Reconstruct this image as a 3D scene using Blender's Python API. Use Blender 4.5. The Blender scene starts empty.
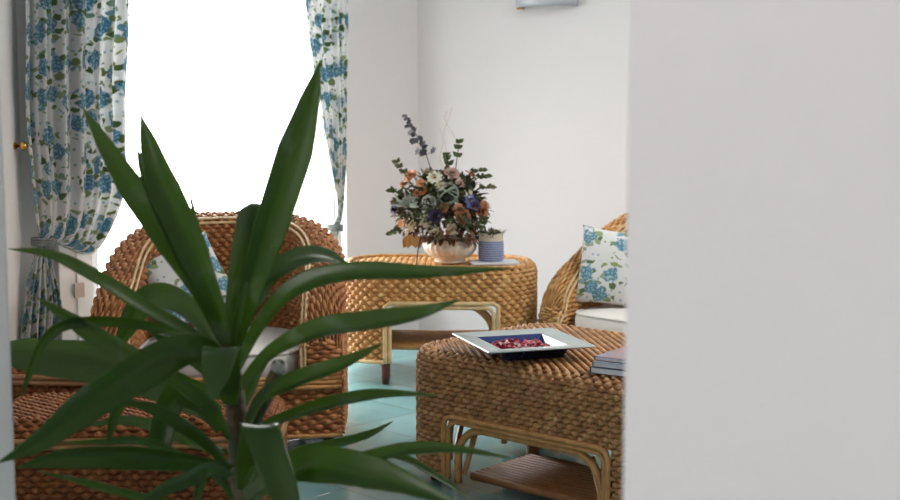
import bpy, bmesh, math, random
import numpy as np
from mathutils import Vector, Matrix
random.seed(7); np.random.seed(7)
scene = bpy.context.scene
COL = scene.collection
PI = math.pi

# ------------------------------------------------------------------ camera, sky, lights, exposure
F = 1300.0; PITCH = math.radians(6.06); EYE = 1.3
cam_d = bpy.data.cameras.new('camera'); cam = bpy.data.objects.new('camera', cam_d); COL.objects.link(cam)
cam_d.sensor_width = 36; cam_d.lens = F / 900 * 36; cam_d.clip_start = .05
cam.location = (0, 0, EYE); cam.rotation_euler = (PI / 2 - PITCH, 0, 0)
cam_d.dof.use_dof = True; cam_d.dof.focus_distance = 3.9; cam_d.dof.aperture_fstop = 5.2
scene.camera = cam
w = bpy.data.worlds.new('sky'); scene.world = w; w.use_nodes = True
w.node_tree.nodes['Background'].inputs[0].default_value = (1, .975, .96, 1)
w.node_tree.nodes['Background'].inputs[1].default_value = 11.5
scene.view_settings.view_transform = 'Standard'; scene.view_settings.look = 'None'
scene.view_settings.gamma = 1; scene.view_settings.exposure = 0.0
try: scene.view_settings.use_curve_mapping = False
except Exception: pass
def area(name, loc, target, sx, sy, power, col=(1, 1, 1), portal=False):
    d = bpy.data.lights.new(name, 'AREA'); d.shape = 'RECTANGLE'; d.size = sx; d.size_y = sy; d.energy = power; d.color = col
    if portal: d.cycles.is_portal = True
    o = bpy.data.objects.new(name, d); COL.objects.link(o); o.location = loc
    o.rotation_euler = (Vector(target) - Vector(loc)).to_track_quat('-Z', 'Y').to_euler()
    return o
HALL = 52.0; ROOM = 85.0
area('hall_light', (-2.3, -.8, 2.2), (.3, 1.0, 1.2), 1.3, 1.1, HALL, (1, .945, .92))
area('room_fill', (2.3, 4.2, 2.72), (2.2, 4.3, 0), 1.4, 1.4, ROOM, (1, .96, .92))  # unseen overhead fill, added to brighten the walls and the wicker fronts

# ------------------------------------------------------------------ projection helpers (to place things where the photo shows them)
FW = Vector((0, math.cos(PITCH), -math.sin(PITCH))); UP = Vector((0, math.sin(PITCH), math.cos(PITCH)))
EYEV = Vector((0, 0, EYE))
def ray(u, v): return FW * F + UP * (250 - v) + Vector((1, 0, 0)) * (u - 450)
def at(u, v, Y):
    d = ray(u, v); return EYEV + d * (Y / d.y)
CORNER = Vector((-.187, 7.6, 0)); A45 = math.radians(45); B25 = math.radians(25)
DA = Vector((-math.cos(A45), -math.sin(A45), 0)); NA = Vector((math.sin(A45), -math.cos(A45), 0))
DB = Vector((math.cos(B25), -math.sin(B25), 0)); NB = Vector((-math.sin(B25), -math.cos(B25), 0))
def on_wall(u, v, D, N, off=0):              # (distance along wall, height) where a line of sight meets a wall
    d = ray(u, v); p0 = CORNER + N * off
    t = (p0 - EYEV).dot(N) / d.dot(N); p = EYEV + d * t
    return (p - CORNER).dot(D), p.z
def wall_pt(D, N, s, z, off=0): return CORNER + D * s + N * off + Vector((0, 0, z))

# ------------------------------------------------------------------ mesh builder
class MB:
    def __init__(s): s.v = []; s.f = []; s.m = []; s.sm = []; s.uv = {}; s.n = 0
    def add(s, verts, faces, mi=0, smooth=True):
        b = s.n; verts = np.asarray(verts, float).reshape(-1, 3)
        s.v.append(verts); s.n += len(verts)
        for f in faces: s.f.append(tuple(int(i) + b for i in f)); s.m.append(mi); s.sm.append(smooth)
        return b
    def box(s, x0, x1, y0, y1, z0, z1, mi=0):
        v = [(x, y, z) for z in (z0, z1) for y in (y0, y1) for x in (x0, x1)]
        s.add(v, [(0, 2, 3, 1), (4, 5, 7, 6), (0, 1, 5, 4), (2, 6, 7, 3), (0, 4, 6, 2), (1, 3, 7, 5)], mi, False)
    def prism(s, poly, z0, z1, mi=0):         # poly counter-clockwise (x, y)
        n = len(poly); v = [(x, y, z0) for x, y in poly] + [(x, y, z1) for x, y in poly]
        s.add(v, [tuple(range(n - 1, -1, -1)), tuple(range(n, 2 * n))] + [(i, (i + 1) % n, n + (i + 1) % n, n + i) for i in range(n)], mi, False)
    def grid(s, P, mi=0, wrap=False, smooth=True, mask=None):
        P = np.asarray(P, float); a, b = P.shape[:2]; fs = []
        for i in range(a if wrap else a - 1):
            for j in range(b - 1):
                if mask is not None and not mask[i, j]: continue
                k = (i + 1) % a
                fs.append((i * b + j, k * b + j, k * b + j + 1, i * b + j + 1))
        return s.add(P.reshape(-1, 3), fs, mi, smooth)
    def tube(s, pts, r, n=8, closed=False, mi=0, cap=True):
        P = np.asarray([tuple(p) for p in pts], float); m = len(P)
        R = np.full(m, r) if np.isscalar(r) else np.asarray(r, float)
        if closed: T = np.roll(P, -1, 0) - np.roll(P, 1, 0)
        else: T = np.gradient(P, axis=0)
        T /= np.linalg.norm(T, axis=1)[:, None] + 1e-12
        ref = np.array([0, 0, 1.]) if abs(T[0, 2]) < .9 else np.array([1., 0, 0])
        nn = np.cross(T[0], ref); nn /= np.linalg.norm(nn); N = [nn]
        for i in range(1, m):
            nn = N[-1] - T[i] * np.dot(N[-1], T[i]); nn /= np.linalg.norm(nn) + 1e-12; N.append(nn)
        N = np.array(N); B = np.cross(T, N); a = np.arange(n) * 2 * PI / n
        V = P[:, None] + R[:, None, None] * (N[:, None] * np.cos(a)[None, :, None] + B[:, None] * np.sin(a)[None, :, None])
        fs = []
        for i in range(m if closed else m - 1):
            k = (i + 1) % m
            for j in range(n):
                l = (j + 1) % n; fs.append((i * n + j, k * n + j, k * n + l, i * n + l))
        if cap and not closed: fs += [tuple(range(n - 1, -1, -1))[::-1], tuple((m - 1) * n + j for j in range(n))]
        s.add(V.reshape(-1, 3), fs, mi)
    def lathe(s, prof, n=32, c=(0, 0, 0), mi=0, rib=None):
        prof = np.asarray(prof, float); a = np.arange(n) * 2 * PI / n
        P = np.zeros((n, len(prof), 3))
        k = np.ones((n, len(prof)))
        if rib is not None: k = 1 + rib[0] * np.cos(a * rib[1])[:, None] * np.asarray(rib[2])[None, :]
        P[..., 0] = c[0] + prof[None, :, 0] * np.cos(a)[:, None] * k; P[..., 1] = c[1] + prof[None, :, 0] * np.sin(a)[:, None] * k
        P[..., 2] = c[2] + prof[None, :, 1]
        s.grid(P, mi, wrap=True)
    def build(s, name, mats, parent=None, uv=None):
        me = bpy.data.meshes.new(name)
        V = np.concatenate(s.v) if s.v else np.zeros((0, 3))
        me.from_pydata(V.tolist(), [], s.f)
        for mm in (mats if isinstance(mats, (list, tuple)) else [mats]): me.materials.append(mm)
        me.polygons.foreach_set('material_index', s.m); me.polygons.foreach_set('use_smooth', s.sm)
        if uv is not None:
            l = me.uv_layers.new(name='UVMap'); idx = np.zeros(len(me.loops), int); me.loops.foreach_get('vertex_index', idx)
            l.data.foreach_set('uv', np.asarray(uv, float)[idx].ravel())
        me.update()
        o = bpy.data.objects.new(name, me); COL.objects.link(o)
        if parent: o.parent = parent
        return o
def tag(o, label, cat, group=None, kind=None):
    o['label'] = label; o['category'] = cat
    if group: o['group'] = group
    if kind: o['kind'] = kind
    return o
def struct(o, label=None, cat=None):
    o['kind'] = 'structure'
    if label: o['label'] = label; o['category'] = cat
    return o
def empty(name, loc, rz, label, cat, group=None):
    o = bpy.data.objects.new(name, None); COL.objects.link(o); o.location = loc; o.rotation_euler = (0, 0, rz); o.empty_display_size = .1
    return tag(o, label, cat, group)
def copy_tree(o, parent=None):
    c = o.copy(); COL.objects.link(c)
    if parent: c.parent = parent
    for ch in list(o.children): copy_tree(ch, c)
    return c
def bevel(o, wd, seg=2):
    m = o.modifiers.new('bevel', 'BEVEL'); m.width = wd; m.segments = seg; m.limit_method = 'ANGLE'; m.angle_limit = math.radians(40); return o
def sm(x, a, b):
    t = np.clip((x - a) / (b - a), 0, 1); return t * t * (3 - 2 * t)
def spline(pts, n):                            # Catmull-Rom through points of any dimension
    P = np.asarray([tuple(p) for p in pts], float)
    P = np.vstack([2 * P[0] - P[1], P, 2 * P[-1] - P[-2]]); k = len(P) - 3; out = []
    for t in np.linspace(0, k, n):
        i = min(int(t), k - 1); u = t - i; a, b, c, d = P[i:i + 4]
        out.append(.5 * (2 * b + (c - a) * u + (2 * a - 5 * b + 4 * c - d) * u * u + (3 * b - a - 3 * c + d) * u ** 3))
    return np.array(out)

# ------------------------------------------------------------------ materials
def nt(name):
    m = bpy.data.materials.new(name); m.use_nodes = True; t = m.node_tree
    return m, t, t.nodes['Principled BSDF']
def N(t, typ, **kw):
    n = t.nodes.new(typ)
    for k, v in kw.items():
        if k in n.inputs.keys(): n.inputs[k].default_value = v
        else: setattr(n, k, v)
    return n
def ramp(t, stops):
    r = t.nodes.new('ShaderNodeValToRGB'); e = r.color_ramp.elements
    while len(e) < len(stops): e.new(.5)
    for i, (p, c) in enumerate(stops): e[i].position = p; e[i].color = (*c, 1)
    return r
def mat(name, col, rough=.5, var=None, scale=8, bump=0, bscale=60, spec=.5, trans=0, metal=0, stretch=(1, 1, 1), coord='Object'):
    m, t, b = nt(name); L = t.links
    b.inputs['Roughness'].default_value = rough; b.inputs['Specular IOR Level'].default_value = spec; b.inputs['Metallic'].default_value = metal
    b.inputs['Base Color'].default_value = (*col, 1)
    tc = N(t, 'ShaderNodeTexCoord'); mp = N(t, 'ShaderNodeMapping', Scale=stretch); L.new(tc.outputs[coord], mp.inputs[0])
    src = None
    if var:
        n = N(t, 'ShaderNodeTexNoise', Scale=scale, Detail=4.0); L.new(mp.outputs[0], n.inputs[0])
        r = ramp(t, [(.3, var), (.7, col)]); L.new(n.outputs[0], r.inputs[0]); L.new(r.outputs[0], b.inputs['Base Color']); src = r.outputs[0]
    if bump:
        n2 = N(t, 'ShaderNodeTexNoise', Scale=bscale, Detail=3.0); L.new(mp.outputs[0], n2.inputs[0])
        bp = N(t, 'ShaderNodeBump', Strength=bump, Distance=.01); L.new(n2.outputs[0], bp.inputs['Height']); L.new(bp.outputs[0], b.inputs['Normal'])
    if trans:
        tr = N(t, 'ShaderNodeBsdfTranslucent'); mx = N(t, 'ShaderNodeMixShader', Fac=trans)
        tr.inputs[0].default_value = (*col, 1)
        if src: L.new(src, tr.inputs[0])
        L.new(b.outputs[0], mx.inputs[1]); L.new(tr.outputs[0], mx.inputs[2]); L.new(mx.outputs[0], t.nodes['Material Output'].inputs[0])
    return m
M = {}
M['plaster'] = mat('white_plaster', (.80, .772, .782), .85, (.775, .748, .757), 1.5, .12, 90, .2)
M['ceiling'] = mat('ceiling_paint', (.82, .81, .80), .9, (.79, .78, .77), 2)
M['paint'] = mat('white_paint', (.80, .82, .84), .4, (.77, .79, .81), 3)
M['outside'] = mat('pale_stone', (.6, .58, .55), .8, (.5, .48, .46), 4)
def wicker_mat(name, a, b_, c):
    m, t, b = nt(name); L = t.links
    tc = N(t, 'ShaderNodeTexCoord'); n = N(t, 'ShaderNodeTexNoise', Scale=26.0, Detail=3.0); L.new(tc.outputs['Object'], n.inputs[0])
    r = ramp(t, [(.28, a), (.5, b_), (.74, c)]); L.new(n.outputs[0], r.inputs[0]); L.new(r.outputs[0], b.inputs['Base Color'])
    n2 = N(t, 'ShaderNodeTexNoise', Scale=260.0, Detail=2.0); L.new(tc.outputs['Object'], n2.inputs[0])
    bp = N(t, 'ShaderNodeBump', Strength=.35, Distance=.004); L.new(n2.outputs[0], bp.inputs['Height']); L.new(bp.outputs[0], b.inputs['Normal'])
    b.inputs['Roughness'].default_value = .42; b.inputs['Specular IOR Level'].default_value = .45
    return m
M['wicker'] = wicker_mat('woven_wicker', (.27, .125, .047), (.45, .22, .085), (.64, .37, .165))
M['wicker_red'] = wicker_mat('reddish_wicker', (.27, .095, .031), (.43, .17, .056), (.60, .29, .11))
M['wicker_gold'] = wicker_mat('golden_wicker', (.40, .19, .062), (.62, .33, .118), (.80, .52, .235))
M['wicker_dark'] = wicker_mat('dark_wicker', (.15, .048, .018), (.25, .085, .028), (.36, .14, .05))
for n_ in M['wicker_dark'].node_tree.nodes:
    if n_.type == 'BSDF_PRINCIPLED': n_.inputs['Roughness'].default_value = .62; n_.inputs['Specular IOR Level'].default_value = .2
M['rattan_dark'] = mat('brown_rattan_cane', (.38, .18, .065), .4, (.26, .11, .04), 30, .15, 120)
M['rattan'] = mat('rattan_cane', (.64, .34, .12), .35, (.46, .21, .065), 30, .15, 120)
M['rattan_light'] = mat('pale_rattan_cane', (.78, .58, .32), .35, (.62, .42, .2), 30, .1, 120)
M['dark_wood'] = mat('red_brown_wood', (.12, .03, .016), .35, (.07, .018, .01), 12)
M['cream'] = mat('cream_cotton', (.80, .78, .74), .8, (.76, .73, .69), 6, .1, 200)
M['brass'] = mat('brass', (.75, .45, .12), .25, metal=1)
M['steel'] = mat('brushed_metal', (.45, .44, .43), .4, (.38, .37, .37), 10, metal=.6)

def floral(name, trans=0.0, scale=6.0):
    m, t, b = nt(name); L = t.links
    b.inputs['Roughness'].default_value = .8; b.inputs['Specular IOR Level'].default_value = .15
    tc = N(t, 'ShaderNodeTexCoord'); mp = N(t, 'ShaderNodeMapping', Scale=(scale, scale, 1)); L.new(tc.outputs['UV'], mp.inputs[0])
    nz = N(t, 'ShaderNodeTexNoise', Scale=3.2, Detail=2.0); L.new(mp.outputs[0], nz.inputs[0])
    ad = N(t, 'ShaderNodeVectorMath', operation='MULTIPLY_ADD'); L.new(nz.outputs['Color'], ad.inputs[0]); ad.inputs[1].default_value = (.28, .28, 0); L.new(mp.outputs[0], ad.inputs[2])
    vo = N(t, 'ShaderNodeTexVoronoi', voronoi_dimensions='2D', Scale=1.0, Randomness=.72); L.new(ad.outputs[0], vo.inputs['Vector'])
    # petals: fine cells
    vp = N(t, 'ShaderNodeTexVoronoi', voronoi_dimensions='2D', Scale=6.0, Randomness=.9); L.new(ad.outputs[0], vp.inputs['Vector'])
    pr = ramp(t, [(.0, (.50, .63, .70)), (.22, (.24, .42, .51)), (.42, (.085, .20, .29)), (.6, (.19, .36, .45)), (.8, (.45, .58, .64))]); L.new(vp.outputs['Distance'], pr.inputs[0])
    nf = N(t, 'ShaderNodeTexNoise', Scale=4.5, Detail=2.0); L.new(mp.outputs[0], nf.inputs[0])
    md = N(t, 'ShaderNodeMath', operation='MULTIPLY_ADD'); L.new(nf.outputs[0], md.inputs[0]); md.inputs[1].default_value = .30; L.new(vo.outputs['Distance'], md.inputs[2])
    fm = ramp(t, [(.40, (1, 1, 1)), (.44, (0, 0, 0))]); L.new(md.outputs[0], fm.inputs[0])
    # leaves
    mp2 = N(t, 'ShaderNodeMapping', Scale=(2.1, 3.6, 1), Rotation=(0, 0, .7)); L.new(ad.outputs[0], mp2.inputs[0])
    vl = N(t, 'ShaderNodeTexVoronoi', voronoi_dimensions='2D', Scale=1.0, Randomness=.9); L.new(mp2.outputs[0], vl.inputs['Vector'])
    lm = ramp(t, [(.31, (1, 1, 1)), (.37, (0, 0, 0))]); L.new(vl.outputs['Distance'], lm.inputs[0])
    ring = ramp(t, [(.2, (1, 1, 1)), (.50, (1, 1, 1)), (.53, (0, 0, 0))]); L.new(vo.outputs['Distance'], ring.inputs[0])
    mu = N(t, 'ShaderNodeMath', operation='MULTIPLY'); L.new(lm.outputs[0], mu.inputs[0]); L.new(ring.outputs[0], mu.inputs[1])
    lc = ramp(t, [(.3, (.13, .19, .08)), (.6, (.32, .38, .19)), (.85, (.22, .38, .43))]); L.new(vl.outputs['Color'], lc.inputs[0])
    # small buds further out
    vb = N(t, 'ShaderNodeTexVoronoi', voronoi_dimensions='2D', Scale=3.1, Randomness=1.0); L.new(mp.outputs[0], vb.inputs['Vector'])
    bm_ = ramp(t, [(.10, (1, 1, 1)), (.17, (0, 0, 0))]); L.new(vb.outputs['Distance'], bm_.inputs[0])
    bc = ramp(t, [(.4, (.30, .46, .54)), (.55, (.74, .73, .70)), (.62, (.74, .73, .70)), (.7, (.32, .40, .16))]); L.new(vb.outputs['Color'], bc.inputs[0])
    m0 = N(t, 'ShaderNodeMixRGB'); m0.inputs[1].default_value = (.74, .745, .745, 1); L.new(bm_.outputs[0], m0.inputs[0]); L.new(bc.outputs[0], m0.inputs[2])
    m1 = N(t, 'ShaderNodeMixRGB'); L.new(mu.outputs[0], m1.inputs[0]); L.new(m0.outputs[0], m1.inputs[1]); L.new(lc.outputs[0], m1.inputs[2])
    m2 = N(t, 'ShaderNodeMixRGB'); L.new(fm.outputs[0], m2.inputs[0]); L.new(m1.outputs[0], m2.inputs[1]); L.new(pr.outputs[0], m2.inputs[2])
    L.new(m2.outputs[0], b.inputs['Base Color'])
    if trans:
        tr = N(t, 'ShaderNodeBsdfTranslucent'); mx = N(t, 'ShaderNodeMixShader', Fac=trans); L.new(m2.outputs[0], tr.inputs[0])
        L.new(b.outputs[0], mx.inputs[1]); L.new(tr.outputs[0], mx.inputs[2]); L.new(mx.outputs[0], t.nodes['Material Output'].inputs[0])
    return m
M['curtain'] = floral('floral_curtain_cotton', .35, 6.9)
M['pillow'] = floral('floral_pillow_cotton', 0, 7.5)

def tile_mat():
    m, t, b = nt('turquoise_tiles'); L = t.links
    tc = N(t, 'ShaderNodeTexCoord'); mp = N(t, 'ShaderNodeMapping', Rotation=(0, 0, A45), Location=(.07, .12, 0)); L.new(tc.outputs['Object'], mp.inputs[0])
    br = N(t, 'ShaderNodeTexBrick', offset=0.0, squash=1.0); br.inputs['Scale'].default_value = 1.0
    br.inputs['Brick Width'].default_value = .33; br.inputs['Row Height'].default_value = .33; br.inputs['Mortar Size'].default_value = .004; br.inputs['Mortar Smooth'].default_value = .3
    br.inputs['Color1'].default_value = (.15, .335, .36, 1); br.inputs['Color2'].default_value = (.21, .40, .42, 1); br.inputs['Mortar'].default_value = (.16, .24, .23, 1)
    L.new(mp.outputs[0], br.inputs[0])
    n = N(t, 'ShaderNodeTexNoise', Scale=5.0, Detail=4.0); L.new(mp.outputs[0], n.inputs[0])
    r = ramp(t, [(.3, (.80, .88, .88)), (.7, (1.1, 1.04, 1.02))]); L.new(n.outputs[0], r.inputs[0])
    mx = N(t, 'ShaderNodeMixRGB', blend_type='MULTIPLY'); mx.inputs[0].default_value = 1; L.new(br.outputs[0], mx.inputs[1]); L.new(r.outputs[0], mx.inputs[2])
    L.new(mx.outputs[0], b.inputs['Base Color']); b.inputs['Roughness'].default_value = .16
    sub = N(t, 'ShaderNodeMath', operation='MULTIPLY_ADD'); L.new(br.outputs['Fac'], sub.inputs[0]); sub.inputs[1].default_value = -1; L.new(n.outputs[0], sub.inputs[2])
    bp = N(t, 'ShaderNodeBump', Strength=.25, Distance=.004); L.new(sub.outputs[0], bp.inputs['Height']); L.new(bp.outputs[0], b.inputs['Normal'])
    return m
M['tiles'] = tile_mat()

# ------------------------------------------------------------------ room shell
ZC = 2.8
A_END = CORNER + DA * 4.686; B_END = CORNER + DB * 4.07
mb = MB(); mb.prism([(-3.6, -1.6), (3.6, -1.6), (3.6, 8.0), (-3.6, 8.0)], -.1, 0); struct(mb.build('floor', M['tiles']))
S_K = on_wall(21, 150, DA, NA)[0]; KC = CORNER + DA * S_K
ring_poly = [(-3.6, -1.6), (3.6, -1.6), (3.6, 5.78), (B_END.x, B_END.y), (CORNER.x, CORNER.y), (A_END.x, A_END.y), (-3.6, 4.1)]
mb = MB(); mb.prism(ring_poly, ZC, ZC + .1); struct(mb.build('ceiling', M['ceiling']))
def wall_seg(mb, p0, d, n, s0, s1, z0, z1, th):      # slab whose room face lies on p0 + d*s, thickness away from the room
    a = p0 + d * s0; b = p0 + d * s1; q = [a, b, b - n * th, a - n * th]
    v = [(p.x, p.y, z0) for p in q] + [(p.x, p.y, z1) for p in q]
    mb.add(v, [(3, 2, 1, 0), (4, 5, 6, 7), (0, 1, 5, 4), (1, 2, 6, 5), (2, 3, 7, 6), (3, 0, 4, 7)], 0, False)
S_R = on_wall(346, 150, DA, NA)[0]; S_L = on_wall(90, 150, DA, NA)[0]; Z_TOP = 2.35
mb = MB(); wall_seg(mb, CORNER, DA, NA, -.25, S_R, 0, ZC, .28); wall_seg(mb, CORNER, DA, NA, S_L, 4.686, 0, ZC, .28); wall_seg(mb, CORNER, DA, NA, S_R, S_L, Z_TOP, ZC, .28)
struct(mb.build('wall_back', M['plaster']))
mb = MB(); mb.box(KC.x - .15, KC.x, 3.25, KC.y + .05, 0, ZC); struct(mb.build('wall_left', M['plaster']))
mb = MB(); wall_seg(mb, CORNER, DB, NB, 0, 4.1, 0, ZC, .15); struct(mb.build('wall_right', M['plaster']))
mb = MB(); mb.box(3.5, 3.65, -1.6, 6.0, 0, ZC); struct(mb.build('wall_side', M['plaster']))
mb = MB(); mb.box(-3.6, 3.5, -1.65, -1.5, 0, ZC); mb.box(-3.6, -3.5, -1.5, 4.2, 0, ZC); struct(mb.build('wall_rear', M['plaster']))
# doorway wall
JL = at(10, 300, 2.0); JL.z = 0; JR = at(622, 300, 1.15); JR.z = 0
dd = (JR - JL); dd.z = 0; dw = dd.length; dd.normalize(); nn = Vector((dd.y, -dd.x, 0))   # nn points to the camera side
if nn.y > 0: nn = -nn
o = None
mb = MB(); wall_seg(mb, JL - nn * .0, dd, -nn, -3.5, 0, 0, ZC, .13); o = mb.build('wall_front', M['plaster']); struct(o); bevel(o, .006, 3)
mb = MB(); wall_seg(mb, JR, dd, nn, 0, 3.2, 0, ZC, .13); o2 = mb.build('wall_near', M['plaster']); struct(o2); bevel(o2, .008, 3)
mb = MB(); wall_seg(mb, JL, dd, nn, .0, dw, 2.15, ZC, .13); struct(mb.build('trim_1', M['plaster']))
# terrace door opening: white frame, sill and the pale terrace outside
mb = MB()
for a, b in ((S_R + .002, S_R + .05), (S_L - .06, S_L - .002)): wall_seg(mb, CORNER - NA * .06, DA, NA, a, b, .01, Z_TOP - .002, .07)
wall_seg(mb, CORNER - NA * .06, DA, NA, S_R + .002, S_L - .002, Z_TOP - .06, Z_TOP - .002, .07)
win = struct(mb.build('window_1', M['paint']), 'bright white window opening between the two floral curtains', 'window')
PO = CORNER + DA * ((S_L + S_R) / 2) + NA * -.30 + Vector((0, 0, Z_TOP / 2))
area('window_portal', PO, PO + NA, abs(S_L - S_R), Z_TOP, 1, portal=True)
# casement folded back against the wall left of the opening, with its latch plate
mb = MB()
sA = on_wall(92, 290, DA, NA, .03)[0]; sB = on_wall(58, 290, DA, NA, .03)[0]
wall_seg(mb, CORNER + NA * .045, DA, NA, sA, sB, .02, 2.3, .04)
for f in (.52,): wall_seg(mb, CORNER + NA * .056, DA, NA, sA + .004, sA + (sB - sA) * f, .03, 2.28, .012)
cas = tag(mb.build('window_shutter', M['paint']), 'narrow white window leaf below the left curtain, beside the wicker armchair', 'window leaf')
bevel(cas, .004)
mb = MB(); s0, z0 = on_wall(85, 297, DA, NA, .07); s1, z1 = on_wall(75, 284, DA, NA, .07)
wall_seg(mb, CORNER + NA * .068, DA, NA, s0, s1, z0, z1, .012); hp = mb.build('latch_plate', M['steel'], cas); hp['label'] = 'grey metal latch plate'
# outside terrace
mb = MB(); p = CORNER - NA * .28
a = p + DA * -1; b = p + DA * 6; c = b - NA * 4; d = a - NA * 4
mb.prism([(a.x, a.y), (d.x, d.y), (c.x, c.y), (b.x, b.y)][::-1], -.12, -.101); ter = struct(mb.build('trim_2', M['outside']))

# ------------------------------------------------------------------ weaving
def weave(mb, fn, nu, nv, mask=None, wrap=False, amp=.0045, th=.0048, wide=.56, per=4, n=6, back=True, mi=0, phase=2, bres=1.0):
    if mask is not None: bres = 2.0
    """horizontal strands running over and under upright stakes on the surface fn(u, v)"""
    S = nu * per
    u = np.arange(S + (0 if wrap else 1)) / S; v = (np.arange(nv) + .5) / nv
    U, V = np.meshgrid(u, v, indexing='ij'); e = 1e-3
    P = fn(U, V); Pu = fn(U + e, V) - fn(U - e, V); Pv = fn(U, np.clip(V + e, 0, 1)) - fn(U, np.clip(V - e, 0, 1))
    Nn = np.cross(Pu, Pv); Nn /= np.linalg.norm(Nn, axis=-1, keepdims=True) + 1e-12
    lv = np.linalg.norm(Pv, axis=-1, keepdims=True) + 1e-12; Tv = Pv / lv
    pitch = lv / (np.minimum(V + e, 1) - np.maximum(V - e, 0))[..., None] / nv
    J = np.arange(nv)[None, :]
    wob = np.random.uniform(-.25, .25, (1, nv))
    off = amp * np.cos(PI * (U * nu) + 2 * PI / phase * J + wob)
    keep = np.ones(U.shape, bool) if mask is None else mask(U, V, P)
    a = np.arange(n) * 2 * PI / n
    ring = P[:, :, None] + Nn[:, :, None] * (off[..., None, None] + th * np.sin(a)[None, None, :, None]) + Tv[:, :, None] * (pitch[:, :, None] * wide * (.84 + .22 * off / amp)[..., None, None] * np.cos(a)[None, None, :, None])
    SU, SV = U.shape
    idx = np.arange(SU * SV * n).reshape(SU, SV, n)
    nx = np.roll(idx, -1, 0) if wrap else np.concatenate([idx[1:], idx[-1:]], 0)
    kk = keep & (np.roll(keep, -1, 0) if wrap else np.concatenate([keep[1:], np.zeros((1, SV), bool)], 0))
    q = np.stack([idx, nx, np.roll(nx, -1, 2), np.roll(idx, -1, 2)], -1)[kk].reshape(-1, 4)
    mb.add(ring.reshape(-1, 3), q.tolist(), mi)
    if back:
        bu = max(8, int(nu * bres)); bv = max(4, int(nv * .6 * bres))
        u = np.arange(bu + (0 if wrap else 1)) / bu; v = np.linspace(0, 1, bv + 1)
        U, V = np.meshgrid(u, v, indexing='ij'); P = fn(U, V); e = 2e-3
        Pu = fn(U + e, V) - fn(U - e, V); Pv = fn(U, np.clip(V + e, 0, 1)) - fn(U, np.clip(V - e, 0, 1))
        Nn = np.cross(Pu, Pv); Nn /= np.linalg.norm(Nn, axis=-1, keepdims=True) + 1e-12
        k = None
        if mask is not None:
            k0 = mask(U, V, P); k = k0 | (np.roll(k0, -1, 0) if wrap else np.concatenate([k0[1:], k0[-1:]], 0)); k[:, :-1] |= k[:, 1:]
        mb.grid(P - Nn * .003, mi, wrap=wrap, mask=k)

def rrect(hx, hy, r, n=400):                   # rounded rectangle outline, even spacing, counter-clockwise from the front middle
    pts = []
    def arc(cx, cy, a0):
        for k in range(25): t = a0 + PI / 2 * k / 24; pts.append((cx + r * math.cos(t), cy + r * math.sin(t)))
    pts.append((0, -hy)); arc(hx - r, -hy + r, -PI / 2); arc(hx - r, hy - r, 0); arc(-hx + r, hy - r, PI / 2); arc(-hx + r, -hy + r, PI); pts.append((0, -hy))
    P = np.array(pts); d = np.r_[0, np.cumsum(np.linalg.norm(np.diff(P, axis=0), axis=1))]
    s = np.linspace(0, d[-1], n + 1)
    return np.c_[np.interp(s, d, P[:, 0]), np.interp(s, d, P[:, 1])], d[-1]
def outline_fn(hx, hy, r, z0, h, rt):          # side skin with a rolled top edge
    O, per = rrect(hx, hy, r); T = np.roll(O[:-1], -1, 0) - np.roll(O[:-1], 1, 0); T = np.vstack([T, T[:1]]); T /= np.linalg.norm(T, axis=1)[:, None]
    Nr = np.c_[T[:, 1], -T[:, 0]]; n = len(O) - 1; ls = h - rt - z0; la = rt * PI / 2; tot = ls + la
    def fn(u, v):
        x = (u % 1.0) * n; i = np.floor(x).astype(int) % n; f = (x - np.floor(x))[..., None]
        p = O[i] * (1 - f) + O[i + 1] * f; nr = Nr[i] * (1 - f) + Nr[i + 1] * f
        s = v * tot; a = np.clip((s - ls) / rt, 0, PI / 2)
        ins = rt * (1 - np.cos(a)); z = np.where(s < ls, z0 + s, h - rt + rt * np.sin(a))
        q = p - nr * ins[..., None]
        return np.concatenate([q, z[..., None]], -1)
    return fn, per, tot
def top_weave(mb, hx, hy, r, z, pitch, stake, **kw):   # flat woven top inside a rounded rectangle
    def fn(u, v): return np.stack([(u * 2 - 1) * hx, (v * 2 - 1) * hy, np.full_like(u, z)], -1)
    def mask(U, V, P):
        qx = np.abs(P[..., 0]) - (hx - r); qy = np.abs(P[..., 1]) - (hy - r)
        return (np.hypot(np.maximum(qx, 0), np.maximum(qy, 0)) <= r + .006)
    weave(mb, fn, int(2 * hx / stake), int(2 * hy / pitch), mask=mask, **kw)
def arch_path(wd, z0, zt, r, off=0, n=8):      # open upside-down U, in (x, z)
    p = [(-wd / 2, z0)]
    for k in range(n + 1): t = PI - PI / 2 * k / n; p.append((-wd / 2 + r + r * math.cos(t), zt - r + r * math.sin(t)))
    for k in range(n + 1): t = PI / 2 - PI / 2 * k / n; p.append((wd / 2 - r + r * math.cos(t), zt - r + r * math.sin(t)))
    p.append((wd / 2, z0)); return p
def dense(p, st=.03):
    P = np.asarray([tuple(q) for q in p], float); d = np.r_[0, np.cumsum(np.linalg.norm(np.diff(P, axis=0), axis=1))]
    s = np.linspace(0, d[-1], max(2, int(d[-1] / st) + 1)); return np.stack([np.interp(s, d, P[:, k]) for k in range(P.shape[1])], 1)

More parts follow.
